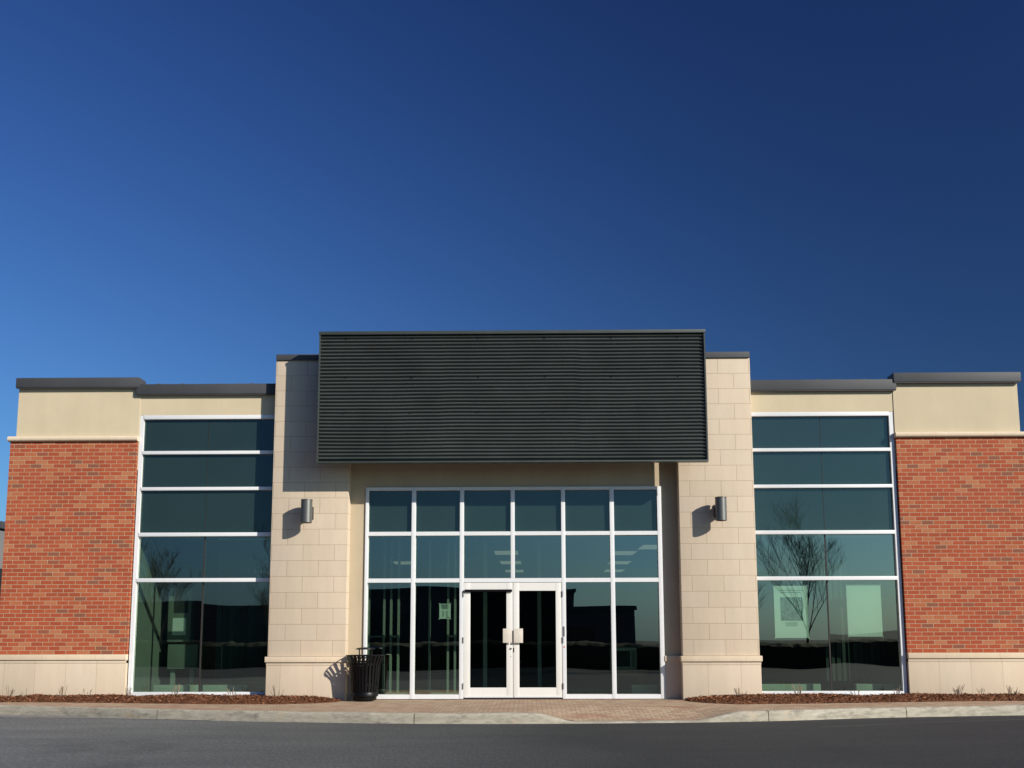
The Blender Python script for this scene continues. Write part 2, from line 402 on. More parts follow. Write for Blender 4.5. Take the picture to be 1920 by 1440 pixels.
# ------------------------------------------------------------------ the building
B = thing('store_building', 'single storey brick and buff stone store with dark corrugated fascia and glass entrance', 'building', (0, 0, 0))
DEEP = 14.0
WG = [(-9.87, -7.437, -1), (6.985, 9.43, 1)]     # brick wings (x range)
for i, (x0, x1, sd) in enumerate(WG):
    bm_ = M['brick_l'] if i == 0 else M['brick_r']
    w = MB()
    if sd < 0:
        w.box(x0, x1, -.05, .22, .832, 4.855); w.box(x0, x0 + .24, .22, DEEP, .832, 4.855)
    else:
        w.box(x0, x1, -.05, .22, .832, 4.855); w.box(x1 - .24, x1, .22, DEEP, .832, 4.855)
    w.build('brick_wall', bm_, B)
    # stone sill band and base
    ex = .012
    a, b = (x0 - ex, x1) if sd < 0 else (x0, x1 + ex)
    sb = MB(); sb.box(a - (.02 if sd < 0 else 0), b + (.02 if sd > 0 else 0), -.092, .2, .735, .832, bev=.004)
    if sd < 0: sb.box(a - .02, a + .2, .2, DEEP, .735, .832)
    else: sb.box(b - .2, b + .02, .2, DEEP, .735, .832)
    sb.build('stone_sill', M['sill'], B)
    st = MB(); st.box(a, b, -.062, .2, -.1, .735, bev=.004); st.box(a - .003 if sd < 0 else a, b + .003 if sd > 0 else b, -.068, .2, .672, .73, bev=.003)
    if sd < 0: st.box(a, a + .2, .2, DEEP, -.1, .735)
    else: st.box(b - .2, b, .2, DEEP, -.1, .735)
    st.build('stone_base', M['base_l'], B)
    # bullnose ledge
    lx0, lx1 = (x0 - .035, x1 + .02) if sd < 0 else (x0 - .02, x1 + .035)
    ld = MB(); pr = None
    prof = [(.1, 4.855), (-.085, 4.855), (-.105, 4.865), (-.116, 4.885), (-.116, 4.92), (-.105, 4.94), (-.085, 4.952), (.1, 4.952)]
    r0 = [ld.bm.verts.new((lx0, y, z)) for y, z in prof]; r1 = [ld.bm.verts.new((lx1, y, z)) for y, z in prof]
    for k in range(len(prof)): ld.face((r0[k], r0[(k + 1) % len(prof)], r1[(k + 1) % len(prof)], r1[k]), 1 <= k <= 5)
    ld.face(r0); ld.face(r1[::-1])
    if sd < 0: ld.box(lx0, x0 + .2, .1, DEEP, 4.857, 4.95)
    else: ld.box(x1 - .2, lx1, .1, DEEP, 4.857, 4.95)
    ld.build('stone_ledge', M['ledge'], B)
# upper stucco walls
for sd in (-1, 1):
    s_ = MB()
    if sd < 0:
        s_.box(-9.785, -7.430, -.012, .3, 4.952, 5.93)
        s_.box(-7.430, -7.415, 0, .3, 4.3, 5.93)
        s_.box(-7.415, -4.75, 0, .3, 5.366, 5.80); s_.box(-9.785, -9.6, .3, DEEP, 4.952, 5.93)
    else:
        s_.box(6.985, 9.345, -.012, .3, 4.952, 5.93)
        s_.box(6.968, 6.985, 0, .3, 4.3, 5.93)
        s_.box(4.22, 6.968, 0, .3, 5.366, 5.80); s_.box(9.16, 9.345, .3, DEEP, 4.952, 5.93)
    s_.build('stucco_wall', M['stucco'], B)
# metal copings
def coping(parent, x0, x1, yf, z0, z1, ybk, lip=True):
    c = MB(); c.box(x0, x1, yf, ybk, z0, z1, bev=.008)
    if lip: c.box(x0 + .01, x1 - .01, yf + .012, yf + .05, z0 - .018, z0 + .002)
    return c.build('parapet_coping', M['coping'], parent)
coping(B, -9.815, -7.432, -.105, 5.905, 6.093, .26)
coping(B, -7.487, -4.77, -.085, 5.765, 5.962, .26)
coping(B, 6.985, 9.388, -.105, 5.92, 6.100, .26)
coping(B, 4.25, 7.035, -.085, 5.778, 5.978, .26)
coping(B, -9.815, -9.5, .262, 5.905, 6.09, DEEP, False)
coping(B, 9.1, 9.388, .262, 5.92, 6.097, DEEP, False)
# stone pillars
for (x0, x1, bm_, name) in ((-4.768, -3.335, M['block'], 'l'), (2.832, 4.234, M['block_r'], 'r')):
    pl = MB(); pl.box(x0, x1, -.26, .5, .79, 6.372, bev=.018)
    P_ = pl.build('stone_pillar', bm_, B)
    s_ = MB(); s_.box(x0 - .035, x1 + .035, -.312, .45, .69, .79, bev=.006); s_.build('stone_sill', M['sill'], P_)
    s_ = MB(); s_.box(x0 - .012, x1 + .012, -.278, .45, -.1, .69, bev=.008); s_.box(x0 - .015, x1 + .015, -.284, .4, .63, .688, bev=.003)
    s_.build('stone_base', M['base_p'], P_)
    c = MB(); c.box(x0 + .006, x1 - .006, -.292, .5, 6.366, 6.478, bev=.006); c.build('parapet_coping', M['coping'], P_)
# entrance wall behind the pillars: header and margins
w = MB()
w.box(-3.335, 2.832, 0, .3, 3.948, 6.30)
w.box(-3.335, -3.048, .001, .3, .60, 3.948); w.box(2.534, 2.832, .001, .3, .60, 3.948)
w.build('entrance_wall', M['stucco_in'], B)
boxes('stone_sill', M['sill'], B, (2.534, 2.80, -.045, .2, .69, .79), bev=.004); boxes('stone_sill', M['sill'], B, (-3.30, -3.048, -.045, .2, .69, .79), bev=.004)
boxes('stone_base', M['base_p'], B, (2.534, 2.82, -.018, .2, -.1, .69)); boxes('stone_base', M['base_p'], B, (-3.325, -3.048, -.018, .2, -.1, .69))

# corrugated fascia panel: real ridges
FX0, FX1, FZ0, FZ1, FY = -3.84, 3.306, 4.29, 6.765, -.82
fp = MB()
zs = []; nr = 35; zb, zt = FZ0 + .05, FZ1 - .075; per = (zt - zb) / nr
prof = [(0, 0.0), (.12, .001), (.27, .016), (.40, .033), (.52, .040), (.64, .033), (.77, .016), (.90, .001)]
for i in range(nr):
    for t, d in prof: zs.append((zb + (i + t) * per, d))
zs.append((zt, 0))
NX = 60; cols = []
for i in range(NX + 1):
    x = lerp(FX0 + .03, FX1 - .03, i / NX); c_ = []
    for z, d in zs:
        ed = min(1, (z - zb) / .3, (zt - z) / .3)
        wz = .0075 * ed * noise.noise((x * .75, z * .8, 3.3)) + .003 * ed * noise.noise((x * 2.2, z * 1.5, 8))
        wz += ed * (0, .0035, -.003)[min(2, int((x - FX0) / 2.39))]
        wy = .012 * ed * noise.noise((x * .5, z * .55, 1.1))
        c_.append(fp.bm.verts.new((x, FY + .052 - d + wy, z + wz)))
    cols.append(c_)
for i in range(NX):
    for k in range(len(zs) - 1): fp.face((cols[i][k], cols[i + 1][k], cols[i + 1][k + 1], cols[i][k + 1]), True)
bm2 = fp
fp.box(FX0 + .032, FX1 - .032, FY + .075, FY + .125, FZ0 + .02, FZ1 - .02)
FPN = fp.build('fascia_panel', M['panel'], B)
tr = MB()
tr.box(FX0 - .008, FX1 + .008, FY - .014, FY + .15, FZ1 - .062, FZ1, bev=.004)       # cap
tr.box(FX0 - .001, FX1 + .001, FY - .006, FY + .145, FZ0, FZ0 + .03, bev=.003)      # bottom angle
tr.box(FX0, FX0 + .026, FY - .004, FY + .14, FZ0 + .03, FZ1 - .062); tr.box(FX1 - .026, FX1, FY - .004, FY + .14, FZ0 + .03, FZ1 - .062)
tr.build('panel_trim', M['panel'], FPN)
for zz in (FZ0 + .08, FZ0 + .95, FZ0 + 1.6, FZ1 - .14):
    for xx in [FX0 + .5 + 1.23 * k for k in range(6)]:
        boxes('panel_screw', M['black'], FPN, (xx - .007, xx + .007, FY + .008, FY + .04, zz - .007, zz + .007))
for xx in (-3.55, -2.2, -.9, .4, 1.7, 3.0):
    for zz in (4.9, 6.15): boxes('panel_bracket', M['black'], FPN, (xx - .03, xx + .03, FY + .125, -.262 if abs(xx) > 2.85 else -.002, zz, zz + .06))

boxes('added_light_block', M['black'], FPN, (-3.28, 2.78, FY + .125, -.002, 6.22, 6.26))  # added out of sight to keep sky light off the header wall
# windows -------------------------------------------------------------
HB = [(4.608, 4.670), (3.911, 3.973), (3.035, 3.105), (2.174, 2.245)]
def pane(a, b, z0, z1, y, parent):
    vg = MB(); t = [random.uniform(-.003, .003) for _ in range(3)]; t.append(t[0] - t[1] + t[2])   # panes never sit perfectly true
    vg.face([vg.bm.verts.new(p) for p in ((a, y + t[0], z0), (b, y + t[1], z0), (b, y + t[2], z1), (a, y + t[3], z1))])
    return vg.build('vision_glass', M['glass'], parent, fix=False)
def side_window(x0, x1, jx, jamb_left):
    W_ = MB()
    if jamb_left: W_.box(x0, x0 + .068, .004, .12, .02, 5.366); xa, xb = x0 + .068, x1
    else: W_.box(x1 - .075, x1, .004, .12, .02, 5.366); xa, xb = x0, x1 - .075
    for z0, z1 in HB + [(5.290, 5.3655), (.021, .142)]: W_.box(xa, xb, -.004, .118, z0, z1, bev=.003)
    F_ = W_.build('window', M['alu'], B)
    for z0, z1 in ((4.67, 5.29), (3.973, 4.608), (3.105, 3.911)):
        for a, b in ((xa - .01, jx - .004), (jx + .004, xb + .01)): boxes('spandrel_glass', M['span'], F_, (a, b, .065, .085, z0 - .01, z1 + .01))
    for z0, z1 in ((2.245, 3.035), (.142, 2.174)):
        for a, b in ((xa - .01, jx - .01), (jx + .01, xb + .01)):
            pane(a, b, z0 - .01, z1 + .01, .075, F_)
    for z0, z1 in ((4.67, 5.29), (3.973, 4.608), (3.105, 3.911)): boxes('glazing_joint', M['joint'], F_, (jx - .004, jx + .004, .060, .08, z0, z1))
    for z0, z1 in ((2.245, 3.035), (.142, 2.174)): boxes('glazing_joint', M['joint'], F_, (jx - .012, jx + .012, .062, .14, z0, z1))
    return F_
side_window(-7.413, -4.70, -6.10, True)
side_window(4.20, 6.964, 5.598, False)
# entrance glazing
VX = [(-3.045, -2.988), (-2.172, -2.095), (-1.262, -1.187), (-.305, -.230), (.645, .720), (1.558, 1.638), (2.452, 2.531)]
HZ = [(3.890, 3.946), (3.030, 3.102), (2.150, 2.226)]
F_ = MB()
for i, (a, b) in enumerate(VX): F_.box(a, b, -.03, .10, 2.226 if i == 3 else .012, 3.946, bev=.003)
for i in range(6):
    a, b = VX[i][1], VX[i + 1][0]
    for k, (z0, z1) in enumerate(HZ):
        if k == 2 and i in (2, 3): continue
        F_.box(a, b, -.027, .098, z0, z1)
    if i not in (2, 3): F_.box(a, b, -.027, .098, .012, .092)
F_.box(VX[2][1], VX[4][0], -.027, .098, 2.150, 2.226)
EW = F_.build('window', M['alu'], B)
tag(EW, 'six bay glazed entrance screen with white frame')
for i in range(6):
    a, b = VX[i][1] - .01, VX[i + 1][0] + .01
    boxes('spandrel_glass', M['span'], EW, (a, b, .045, .065, 3.09, 3.9))
    for z0, z1 in ((2.216, 3.04), (.082, 2.16)):
        if z0 < 1 and i in (2, 3): continue
        pane(a, b, z0, z1, .055, EW)
# doors
def door(x0, x1, g0, g1, hx, pull, left):
    d = MB()
    z0, z1, a, b = .035, 2.143, .215, 1.992
    d.box(x0, g0, -.022, .05, z0, z1, bev=.002); d.box(g1, x1, -.022, .05, z0, z1, bev=.002)
    d.box(g0, g1, -.0205, .049, z0 + .001, a); d.box(g0, g1, -.0205, .049, b, z1 - .001)
    D = d.build('entrance_door', M['doorw'], B)
    q = MB(); q.face([q.bm.verts.new(t) for t in ((g0 - .01, .015, a - .01), (g1 + .01, .015, a - .01), (g1 + .01, .015, b + .01), (g0 - .01, .015, b + .01))])
    q.build('door_glass', M['dglass'], D, fix=False)
    h = MB(); h.box(pull[0], pull[1], -.075, -.068, 1.032, 1.292, bev=.002)
    h.box(pull[0] + .06, pull[0] + .11, -.068, -.022, 1.06, 1.10); h.box(pull[0] + .06, pull[0] + .11, -.068, -.022, 1.22, 1.26)
    h.build('pull_plate', M['plate'], D)
    for zc in (.24, 1.08, 1.93):
        k = MB(); k.tube([(hx, -.034, zc - .055), (hx, -.034, zc + .055)], .009, 8); k.box(hx - .014, hx + .014, -.034, -.021, zc - .05, zc + .05)
        k.build('hinge', M['steel'], D)
    kp = MB(); kp.box(x0 + .02, x1 - .02, -.027, -.0206, z0 + .002, z0 + .032); kp.build('door_sweep', M['alu'], D)
    if left:
        c = MB(); c.tube([(x0 + .018, -.048, 1.992), (x1 - .012, -.048, 1.992)], .025, 10); c.build('door_closer', M['black'], D)
        l = MB(); l.tube([(x1 - .035, -.022, .925), (x1 - .035, -.036, .925)], .018, 12); l.build('door_lock', M['steel'], D)
        for zz in (.78, 1.0):
            l = MB(); l.tube([(x1 - .035, -.022, zz), (x1 - .035, -.027, zz)], .008, 8); l.build('lock_screw', M['steel'], D)
    else:
        l = MB(); l.box(x0 + .002, x0 + .016, -.03, -.021, .86, .94); l.build('door_lock', M['black'], D)
    return D
door(-1.184, -.270, -1.062, -.388, -1.196, (-.452, -.285), True)
door(-.262, .642, -.150, .530, .654, (-.252, -.082), False)
boxes('threshold', M['joint'], B, (-1.187, .645, -.01, .12, -.02, .028))
# small plates and sticker on the jamb right of the doors
boxes('jamb_plate', M['steel'], EW, (.662, .69, -.038, -.030, 1.15, 1.33))
boxes('jamb_sticker', [M['red']], EW, (.672, .692, -.034, -.030, .94, .965))

# interior -------------------------------------------------------------
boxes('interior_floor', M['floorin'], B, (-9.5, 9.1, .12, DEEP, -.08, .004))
boxes('ceiling', M['ceil'], B, (-9.5, 9.1, .11, DEEP, 3.10, 3.22))
boxes('roof', M['roof'], B, (-9.5, 9.1, .27, DEEP, 5.30, 5.45))
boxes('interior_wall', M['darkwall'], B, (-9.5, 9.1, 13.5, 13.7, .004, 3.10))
boxes('interior_wall', M['drywall'], B, (-7.50, -7.36, .23, 2.15, .004, 3.10))
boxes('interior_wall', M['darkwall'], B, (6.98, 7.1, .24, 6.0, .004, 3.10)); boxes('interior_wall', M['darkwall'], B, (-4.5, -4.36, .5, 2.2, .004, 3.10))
boxes('rear_wall', M['brick_l'], B, (-9.62, 9.19, DEEP, DEEP + .25, -.1, 5.93))
# small stones and leaf litter lying on the low roof edge
gv = MB()
for k in range(46):
    x = random.choice([random.uniform(-7.1, -6.6), random.uniform(-7.2, -4.9), random.uniform(4.4, 6.9)])
    zt_ = 5.962 if x < 0 else 5.978
    rr = random.uniform(.008, .02); gv.box(x - rr * 1.6, x + rr * 1.6, random.uniform(-.05, 0), .03, zt_ - .002, zt_ + rr)
tag(gv.build('roof_litter', M['gravel']), 'loose stones and litter lying on the low roof edges', 'litter', kind='stuff')

# ------------------------------------------------------------------ wall lamps
L = thing('wall_lamp', 'grey cylinder wall lamp on the stone pillar left of the entrance', 'wall lamp', (-4.063, -.26, 3.44), group='cylinder wall lamps on the pillars')
m = MB(); m.lathe([(0, .2135), (.098, .2135), (.104, .209), (.104, -.209), (.100, -.2135), (.088, -.2135), (.085, -.19), (0, -.19)], 0, -.25, 32)
m.build('lamp_body', M['lamp'], L)
m = MB(); m.lathe([(0, .219), (.107, .219), (.108, .205), (.1045, .204)], 0, -.25, 32); m.build('lamp_cap', M['lampd'], L)
m = MB(); m.box(-.055, .055, -.16, -.03, -.10, .085, bev=.004); m.build('lamp_arm', M['lampd'], L)
m = MB(); m.box(-.085, .085, -.03, -.0, -.125, .11, bev=.004); m.build('mounting_plate', M['lampd'], L)
dup(L, (3.560, -.26, 3.452), 'grey cylinder wall lamp on the stone pillar right of the entrance')

# ------------------------------------------------------------------ litter bin
T = thing('litter_bin', 'black slatted steel litter bin with domed lid beside the entrance glazing', 'litter bin', (-2.94, -.43, 0))
def brad(z):   # outer radius of the slat basket
    pts = [(.10, .235), (.60, .272), (.68, .288), (.75, .318), (.815, .348)]
    for (a, ra), (b, rb) in zip(pts, pts[1:]):
        if a <= z <= b: return lerp(ra, rb, (z - a) / (b - a))
    return pts[-1][1] if z > .8 else pts[0][1]
NS = 26
for k in range(NS):
    a = 2 * PI * (k + .5) / NS; m = MB(); prev = None
    ca, sa = math.cos(a), math.sin(a); tx, ty = -sa, ca; hw = .019
    for z in (.09, .25, .42, .60, .64, .68, .715, .75, .785, .812):
        r_ = brad(z)
        ring = [m.bm.verts.new((ca * (r_ + dr) + tx * s * hw, sa * (r_ + dr) + ty * s * hw, z)) for dr, s in ((0, -1), (0, 1), (-.009, 1), (-.009, -1))]
        if prev:
            for j in range(4): m.face((prev[j], prev[(j + 1) % 4], ring[(j + 1) % 4], ring[j]))
        else: m.face(ring)
        prev = ring
    m.face(prev[::-1]); m.build('slat', M['black'], T)
m = MB(); m.tube([(.348 * math.cos(t), .348 * math.sin(t), .815) for t in [2 * PI * k / 48 for k in range(49)]], .0085, 8, False); m.build('rim', M['black'], T)
for z, r_ in ((.30, .236), (.66, .270)):
    m = MB(); m.lathe([(r_, z - .02), (r_, z + .02), (r_ - .008, z + .02), (r_ - .008, z - .02), (r_, z - .02)], n=40); m.build('band', M['black'], T)
m = MB(); m.lathe([(0, .02), (.205, .02), (.212, .03), (.212, .07), (.226, .085), (.240, .09), (.243, .155), (.236, .165), (.226, .165), (.226, .09), (0, .09)], n=40); m.build('base_ring', M['black'], T)
for k in range(4):
    a = PI / 4 + k * PI / 2; m = MB(); m.tube([(.15 * math.cos(a), .15 * math.sin(a), .0), (.15 * math.cos(a), .15 * math.sin(a), .03)], .02, 10); m.build('foot', M['black'], T)
m = MB(); m.lathe([(0, .12), (.205, .12), (.232, .60), (.240, .63), (.225, .63), (.20, .16), (0, .16)], n=36); m.build('liner', M['liner'], T)
m = MB(); m.lathe([(.145, .70), (.165, .70), (.165, .72), (.145, .72), (.145, .70)], n=40)
m.build('lid_ring', M['black'], T)
for k in range(4):
    a = PI / 4 + k * PI / 2 + .15
    m = MB(); m.tube([(.158 * math.cos(a), .158 * math.sin(a), .70), (.158 * math.cos(a), .158 * math.sin(a), .93)], .011, 8); m.build('lid_post', M['black'], T)
m = MB(); m.lathe([(0, .962), (.08, .958), (.14, .950), (.172, .938), (.176, .926), (.170, .920), (0, .922)], n=36); m.build('lid', M['black'], T)

# ------------------------------------------------------------------ mulch beds
def mulch(x0, x1, front, label, cap0, cap1, seed):
    m = MB(); nx = int((x1 - x0) / .04); ny = 28; G_ = []
    def hgt(x, t):
        e = min(1, (x - x0) / cap0) if cap0 else 1
        e2 = min(1, (x1 - x) / cap1) if cap1 else 1
        e = math.sqrt(max(0, min(e, e2)))
        base = math.sin(min(1, t * 1.9) * PI / 2) ** .7
        hh = (.080 + .030 * noise.noise((x * .9, t, seed)) + .022 * noise.noise((x * 2.7, t * 2, seed + 4))) * base * e
        return hh + (.016 * noise.noise((x * 17, t * 22, seed)) + .012 * noise.noise((x * 45, t * 50, seed))) * min(1, t * 8) * e
    pts = {}
    for i in range(nx + 1):
        x = lerp(x0, x1, i / nx); row = []
        f = front(x) + .03 * noise.noise((x * 3, 1, seed)) + .015 * noise.noise((x * 11, 1, seed))
        back = wall(x)
        tap = 1.0
        if cap0 and x - x0 < cap0: tap = math.sqrt((x - x0) / cap0 + .001)
        if cap1 and x1 - x < cap1: tap = math.sqrt((x1 - x) / cap1 + .001)
        mid = back if tap >= 1 else back
        f = lerp(back - .25, f, tap)
        for j in range(ny + 1):
            t = j / ny; y = lerp(f, mid, t)
            row.append(m.bm.verts.new((x, y, .002 + max(0, hgt(x, t)))))
        G_.append(row)
    for i in range(nx):
        for j in range(ny): m.face((G_[i][j], G_[i + 1][j], G_[i + 1][j + 1], G_[i][j + 1]), False)
    rnd = random.Random(seed)
    for k in range(int((x1 - x0) * 800)):
        i = rnd.randrange(nx + 1); j = rnd.randrange(ny + 1)
        c = G_[i][j].co + Vector((rnd.uniform(-.02, .02), rnd.uniform(-.02, .02), rnd.uniform(.002, .014)))
        l = rnd.uniform(.012, .04); w = rnd.uniform(.004, .012); th = .003
        rot = Matrix.Rotation(rnd.uniform(0, 2 * PI), 3, 'Z') @ Matrix.Rotation(rnd.uniform(-.6, .6), 3, 'Y') @ Matrix.Rotation(rnd.uniform(-.6, .6), 3, 'X')
        m.mi = 1 if rnd.random() < .7 else 2
        vv = [m.bm.verts.new(c + rot @ Vector((a * l, b * w, d * th))) for a, b, d in ((-1, -1, 0), (1, -.6, 0), (1, .7, 1), (-1, 1, 1))]
        m.face(vv)
    o = m.build('mulch_bed', [M['mulch'], M['chip_a'], M['chip_b']], fix=False)
    return tag(o, label, 'mulch bed', kind='stuff'), hgt
def wall(x):
    if -4.80 < x < -3.3 or 2.8 < x < 4.27: return -.27
    if -7.44 < x <= -4.8 or 4.27 <= x < 6.99: return -.02
    return -.055
fl = lambda x: lerp(-.62, -1.32, sstep(-9.5, -4.3, x))
fr = lambda x: lerp(-1.5, -.62, sstep(2.8, 9.2, x))
mulch(-13, -3.38, fl, 'brown bark mulch bed left of the entrance', 0, .9, 11)
mulch(2.86, 12.5, fr, 'brown bark mulch bed right of the entrance', .7, 0, 23)

# cut-back shrub stems
def shrub(px, py, n, hh, spread, label, seed):
    rnd = random.Random(seed)
    o = thing('pruned_shrub', label, 'shrub', (px, py, .05), group='cut back shrubs in the mulch beds')
    for k in range(n):
        a = rnd.uniform(-1, 1); b = rnd.uniform(-.5, .5); l = hh * rnd.uniform(.65, 1.25)
        x0 = a * spread * .35; y0 = b * .06; m = MB()
        top = Vector((x0 + a * spread * .65 + rnd.uniform(-.02, .02), y0 + b * .1, l))
        midp = Vector((x0, y0, 0)).lerp(top, .5) + Vector((rnd.uniform(-.014, .014), 0, 0))
        m.tube([(x0, y0, -.03), midp, top], [.0068, .0058, .0048], 5)
        if rnd.random() < .4:
            m.tube([midp, midp + Vector((rnd.uniform(-.05, .05), 0, l * .4))], [.0048, .004], 5)
        m.build('stem', M['twig'], o)
SH = [(-9.47, -.30, 8, .20, .10, 'bare cut stems nearest the left edge, by the first base panel'),
      (-9.16, -.30, 3, .15, .10, 'few thin cut stems, second shrub from the left edge'),
      (-8.50, -.32, 8, .23, .10, 'thick clump of cut stems midway along the left stone base'),
      (-8.02, -.34, 3, .16, .09, 'three cut stems just left of the left window frame'),
      (-7.28, -.34, 6, .17, .07, 'dark cut stems at the left corner of the left window'),
      (-6.42, -.36, 8, .20, .10, 'pale cut stems below the middle of the left window'),
      (-5.36, -.42, 6, .17, .09, 'pale cut stems below the right of the left window'),
      (-4.50, -.60, 7, .20, .12, 'thin cut stems in front of the left stone pillar'),
      (3.78, -.62, 8, .15, .11, 'short cut stems in front of the right stone pillar'),
      (4.86, -.40, 8, .21, .12, 'pale cut stems below the left of the right window'),
      (5.90, -.36, 4, .12, .10, 'few short stems below the middle of the right window'),
      (6.64, -.34, 7, .17, .09, 'pale cut stems at the right corner of the right window'),
      (7.75, -.34, 11, .19, .15, 'fan of cut stems on a mound by the right stone base'),
      (8.18, -.34, 3, .14, .05, 'two or three stems between the two larger right end clumps'),
      (8.72, -.34, 9, .18, .15, 'wide clump of cut stems nearest the right edge')]
for i, a in enumerate(SH): shrub(*a[:5], a[5], 100 + i)

# ------------------------------------------------------------------ things inside the windows
def paper(name, x0, x1, z0, z1, y, label, cat, picture=None):
    o = thing(name, label, cat, ((x0 + x1) / 2, y, z0)); w = (x1 - x0) / 2; h = z1 - z0
    boxes('sheet', M['paper'], o, (-w, w, 0, .002, 0, h))
    for sx in (-1, 1):
        for zz in (0, h): boxes('tape', M['boxin'], o, (sx * w - .012, sx * w + .012, -.003, -.001, zz - .012, zz + .012))
    return o, w, h
o, w, h = paper('notice', -1.644, -1.433, 1.478, 1.757, .066, 'small white printed notice taped inside the glass left of the doors', 'notice')
t = MB(); rnd = random.Random(3)
for k in range(7): t.box(-w * .75 + rnd.uniform(0, .02), w * .75 - rnd.uniform(0, .04), -.004, -.001, h * .93 - k * .013, h * .93 - k * .013 + .005)
for k in range(8):
    t.box(-w * .5, -w * .25 + rnd.uniform(0, .02), -.004, -.001, h * .50 - k * .014, h * .50 - k * .014 + .004)
    t.box(w * .2, w * .5, -.004, -.001, h * .50 - k * .014, h * .50 - k * .014 + .004)
t.box(w * .2, w * .8, -.004, -.001, h * .08, h * .08 + .009); t.build('printed_text', M['ink'], o)
o, w, h = paper('poster', 4.612, 5.235, 1.108, 2.075, .12, 'pale poster with a dark picture inside the right window, left of the blank one', 'poster')
boxes('picture', M['bluegrey'], o, (-w * .62, w * .70, -.004, -.001, h * .33, h * .78))
t = MB()
for k, (a, b) in enumerate(((-.7, .75), (-.6, .6), )): t.box(w * a, w * b, -.004, -.001, h * .91 - k * .04, h * .91 - k * .04 + .01)
for k in range(4): t.box(-w * .35, w * .35, -.004, -.001, h * .29 - k * .02, h * .29 - k * .02 + .007)
t.build('printed_text', M['bluegrey'], o)
paper('poster', 5.965, 6.605, 1.13, 2.10, .12, 'blank pale poster hanging inside the right window on the right', 'poster')

def floorbox(x0, x1, y, h, label):
    o = thing('floor_box', label, 'box', ((x0 + x1) / 2, y, .004), group='low pale boxes on the floor inside the windows'); w = (x1 - x0) / 2
    boxes('cover', M['boxin'], o, (-w, w, 0, .16, .012, h), bev=.006); boxes('plinth', M['darkwall'], o, (-w + .01, w - .01, .008, .15, 0, .012))
floorbox(-7.05, -6.22, .35, .25, 'low pale box inside the left pane of the left window')
floorbox(-6.12, -5.28, .35, .25, 'low pale box inside the right pane of the left window')
floorbox(1.96, 2.42, .35, .24, 'short low pale box inside the rightmost entrance pane')
floorbox(4.30, 5.48, .35, .25, 'long low pale box inside the left pane of the right window')
floorbox(6.14, 6.86, .35, .25, 'low pale box inside the right pane of the right window')

E_ = thing('electrical_cabinet', 'grey electrical cabinet with a paper sheet, standing inside the left window', 'cabinet', (-6.95, 1.35, .004))
boxes('upper_box', M['greybox'], E_, (-.22, .24, .0, .3, 1.05, 2.12), bev=.008)
boxes('lower_box', M['greybox'], E_, (-.18, .42, -.05, .3, .52, 1.0), bev=.008)
boxes('door_window', M['darkwall'], E_, (-.10, .18, -.006, -.001, 1.62, 1.95))
boxes('paper_sheet', M['paper'], E_, (-.12, .15, -.006, -.001, 1.18, 1.52))
for xx in (-.14, .24): boxes('post', M['stud'], E_, (xx, xx + .08, .05, .12, 0, .52))

S_ = thing('stud_partition', 'bare metal stud partition inside the glazing left of the doors', 'partition', (-2.3, 1.4, .004))
for xx in (-.86, -.56, -.42, -.27, .35, .72, .86): boxes('stud', M['stud'], S_, (xx - .02, xx + .02, 0, .09, .05, 3.09))
boxes('bottom_track', M['stud'], S_, (-.98, 1.0, -.005, .095, 0, .05))
for xa_, xb_ in ((-.40, -.29), (.74, .84), (-.84, -.58)): boxes('bridging', M['stud'], S_, (xa_, xb_, .02, .06, 1.13, 1.16))
S2 = thing('support_post', 'pale metal post inside the left door glass', 'post', (-.86, 1.9, .004), group='pale posts inside the doors')
boxes('shaft', M['stud'], S2, (-.04, .04, 0, .08, 0, 3.09)); boxes('foot_plate', M['stud'], S2, (-.08, .08, -.04, .12, 0, .012))
dup(S2, (.25, 2.4, .004), 'pale metal post inside the right door glass')

tb = thing('table', 'small brown wooden table inside the rightmost entrance pane', 'table', (1.95, .9, .004))
boxes('table_top', M['wood'], tb, (-.30, .36, 0, .55, .38, .50), bev=.004)
for xx in (-.26, .22):
    for yy in (.03, .46): boxes('leg', M['wood'], tb, (xx, xx + .07, yy, yy + .06, 0, .38))
mo = thing('microwave', 'pale boxy appliance with dark window on the wooden table', 'appliance', (1.87, 1.0, .504))
boxes('case', M['boxin'], mo, (-.25, .25, 0, .35, 0, .42), bev=.01); boxes('window', M['darkwall'], mo, (-.20, .12, -.006, -.001, .06, .36))
boxes('control_strip', M['greybox'], mo, (.15, .22, -.008, -.001, .05, .37))

def blinds(x0, x1, z0, z1, y, mat, label, step):
    o = thing('vertical_blind', label, 'blind', (x0, y, z0)); n = int((x1 - x0) / step)
    boxes('head_rail', M['alu'], o, (0, x1 - x0, -.02, .02, z1 - z0, z1 - z0 + .04))
    for k in range(n):
        m = MB(); a = (k + .5) * step; t = .35 + .25 * math.sin(k * 2.1); dx, dy = step * .46 * math.cos(t), step * .46 * math.sin(t)
        vs = [m.bm.verts.new((a + s * dx + q * .001, s * dy + q * .002, z)) for q in (0, 1) for s, z in ((-1, 0), (1, 0), (1, z1 - z0), (-1, z1 - z0))]
        m.face(vs[:4]); m.face(vs[4:][::-1])
        for i in range(4): m.face((vs[i], vs[4 + i], vs[4 + (i + 1) % 4], vs[(i + 1) % 4]))
        m.build('blind_slat', mat, o)
blinds(5.66, 6.88, .30, 3.02, .62, M['blindd'], 'dim vertical slat blind inside the right pane of the right window', .105)
blinds(-6.02, -4.65, .30, 3.02, .75, M['blindd'], 'dark vertical slat blind inside the right pane of the left window', .12)

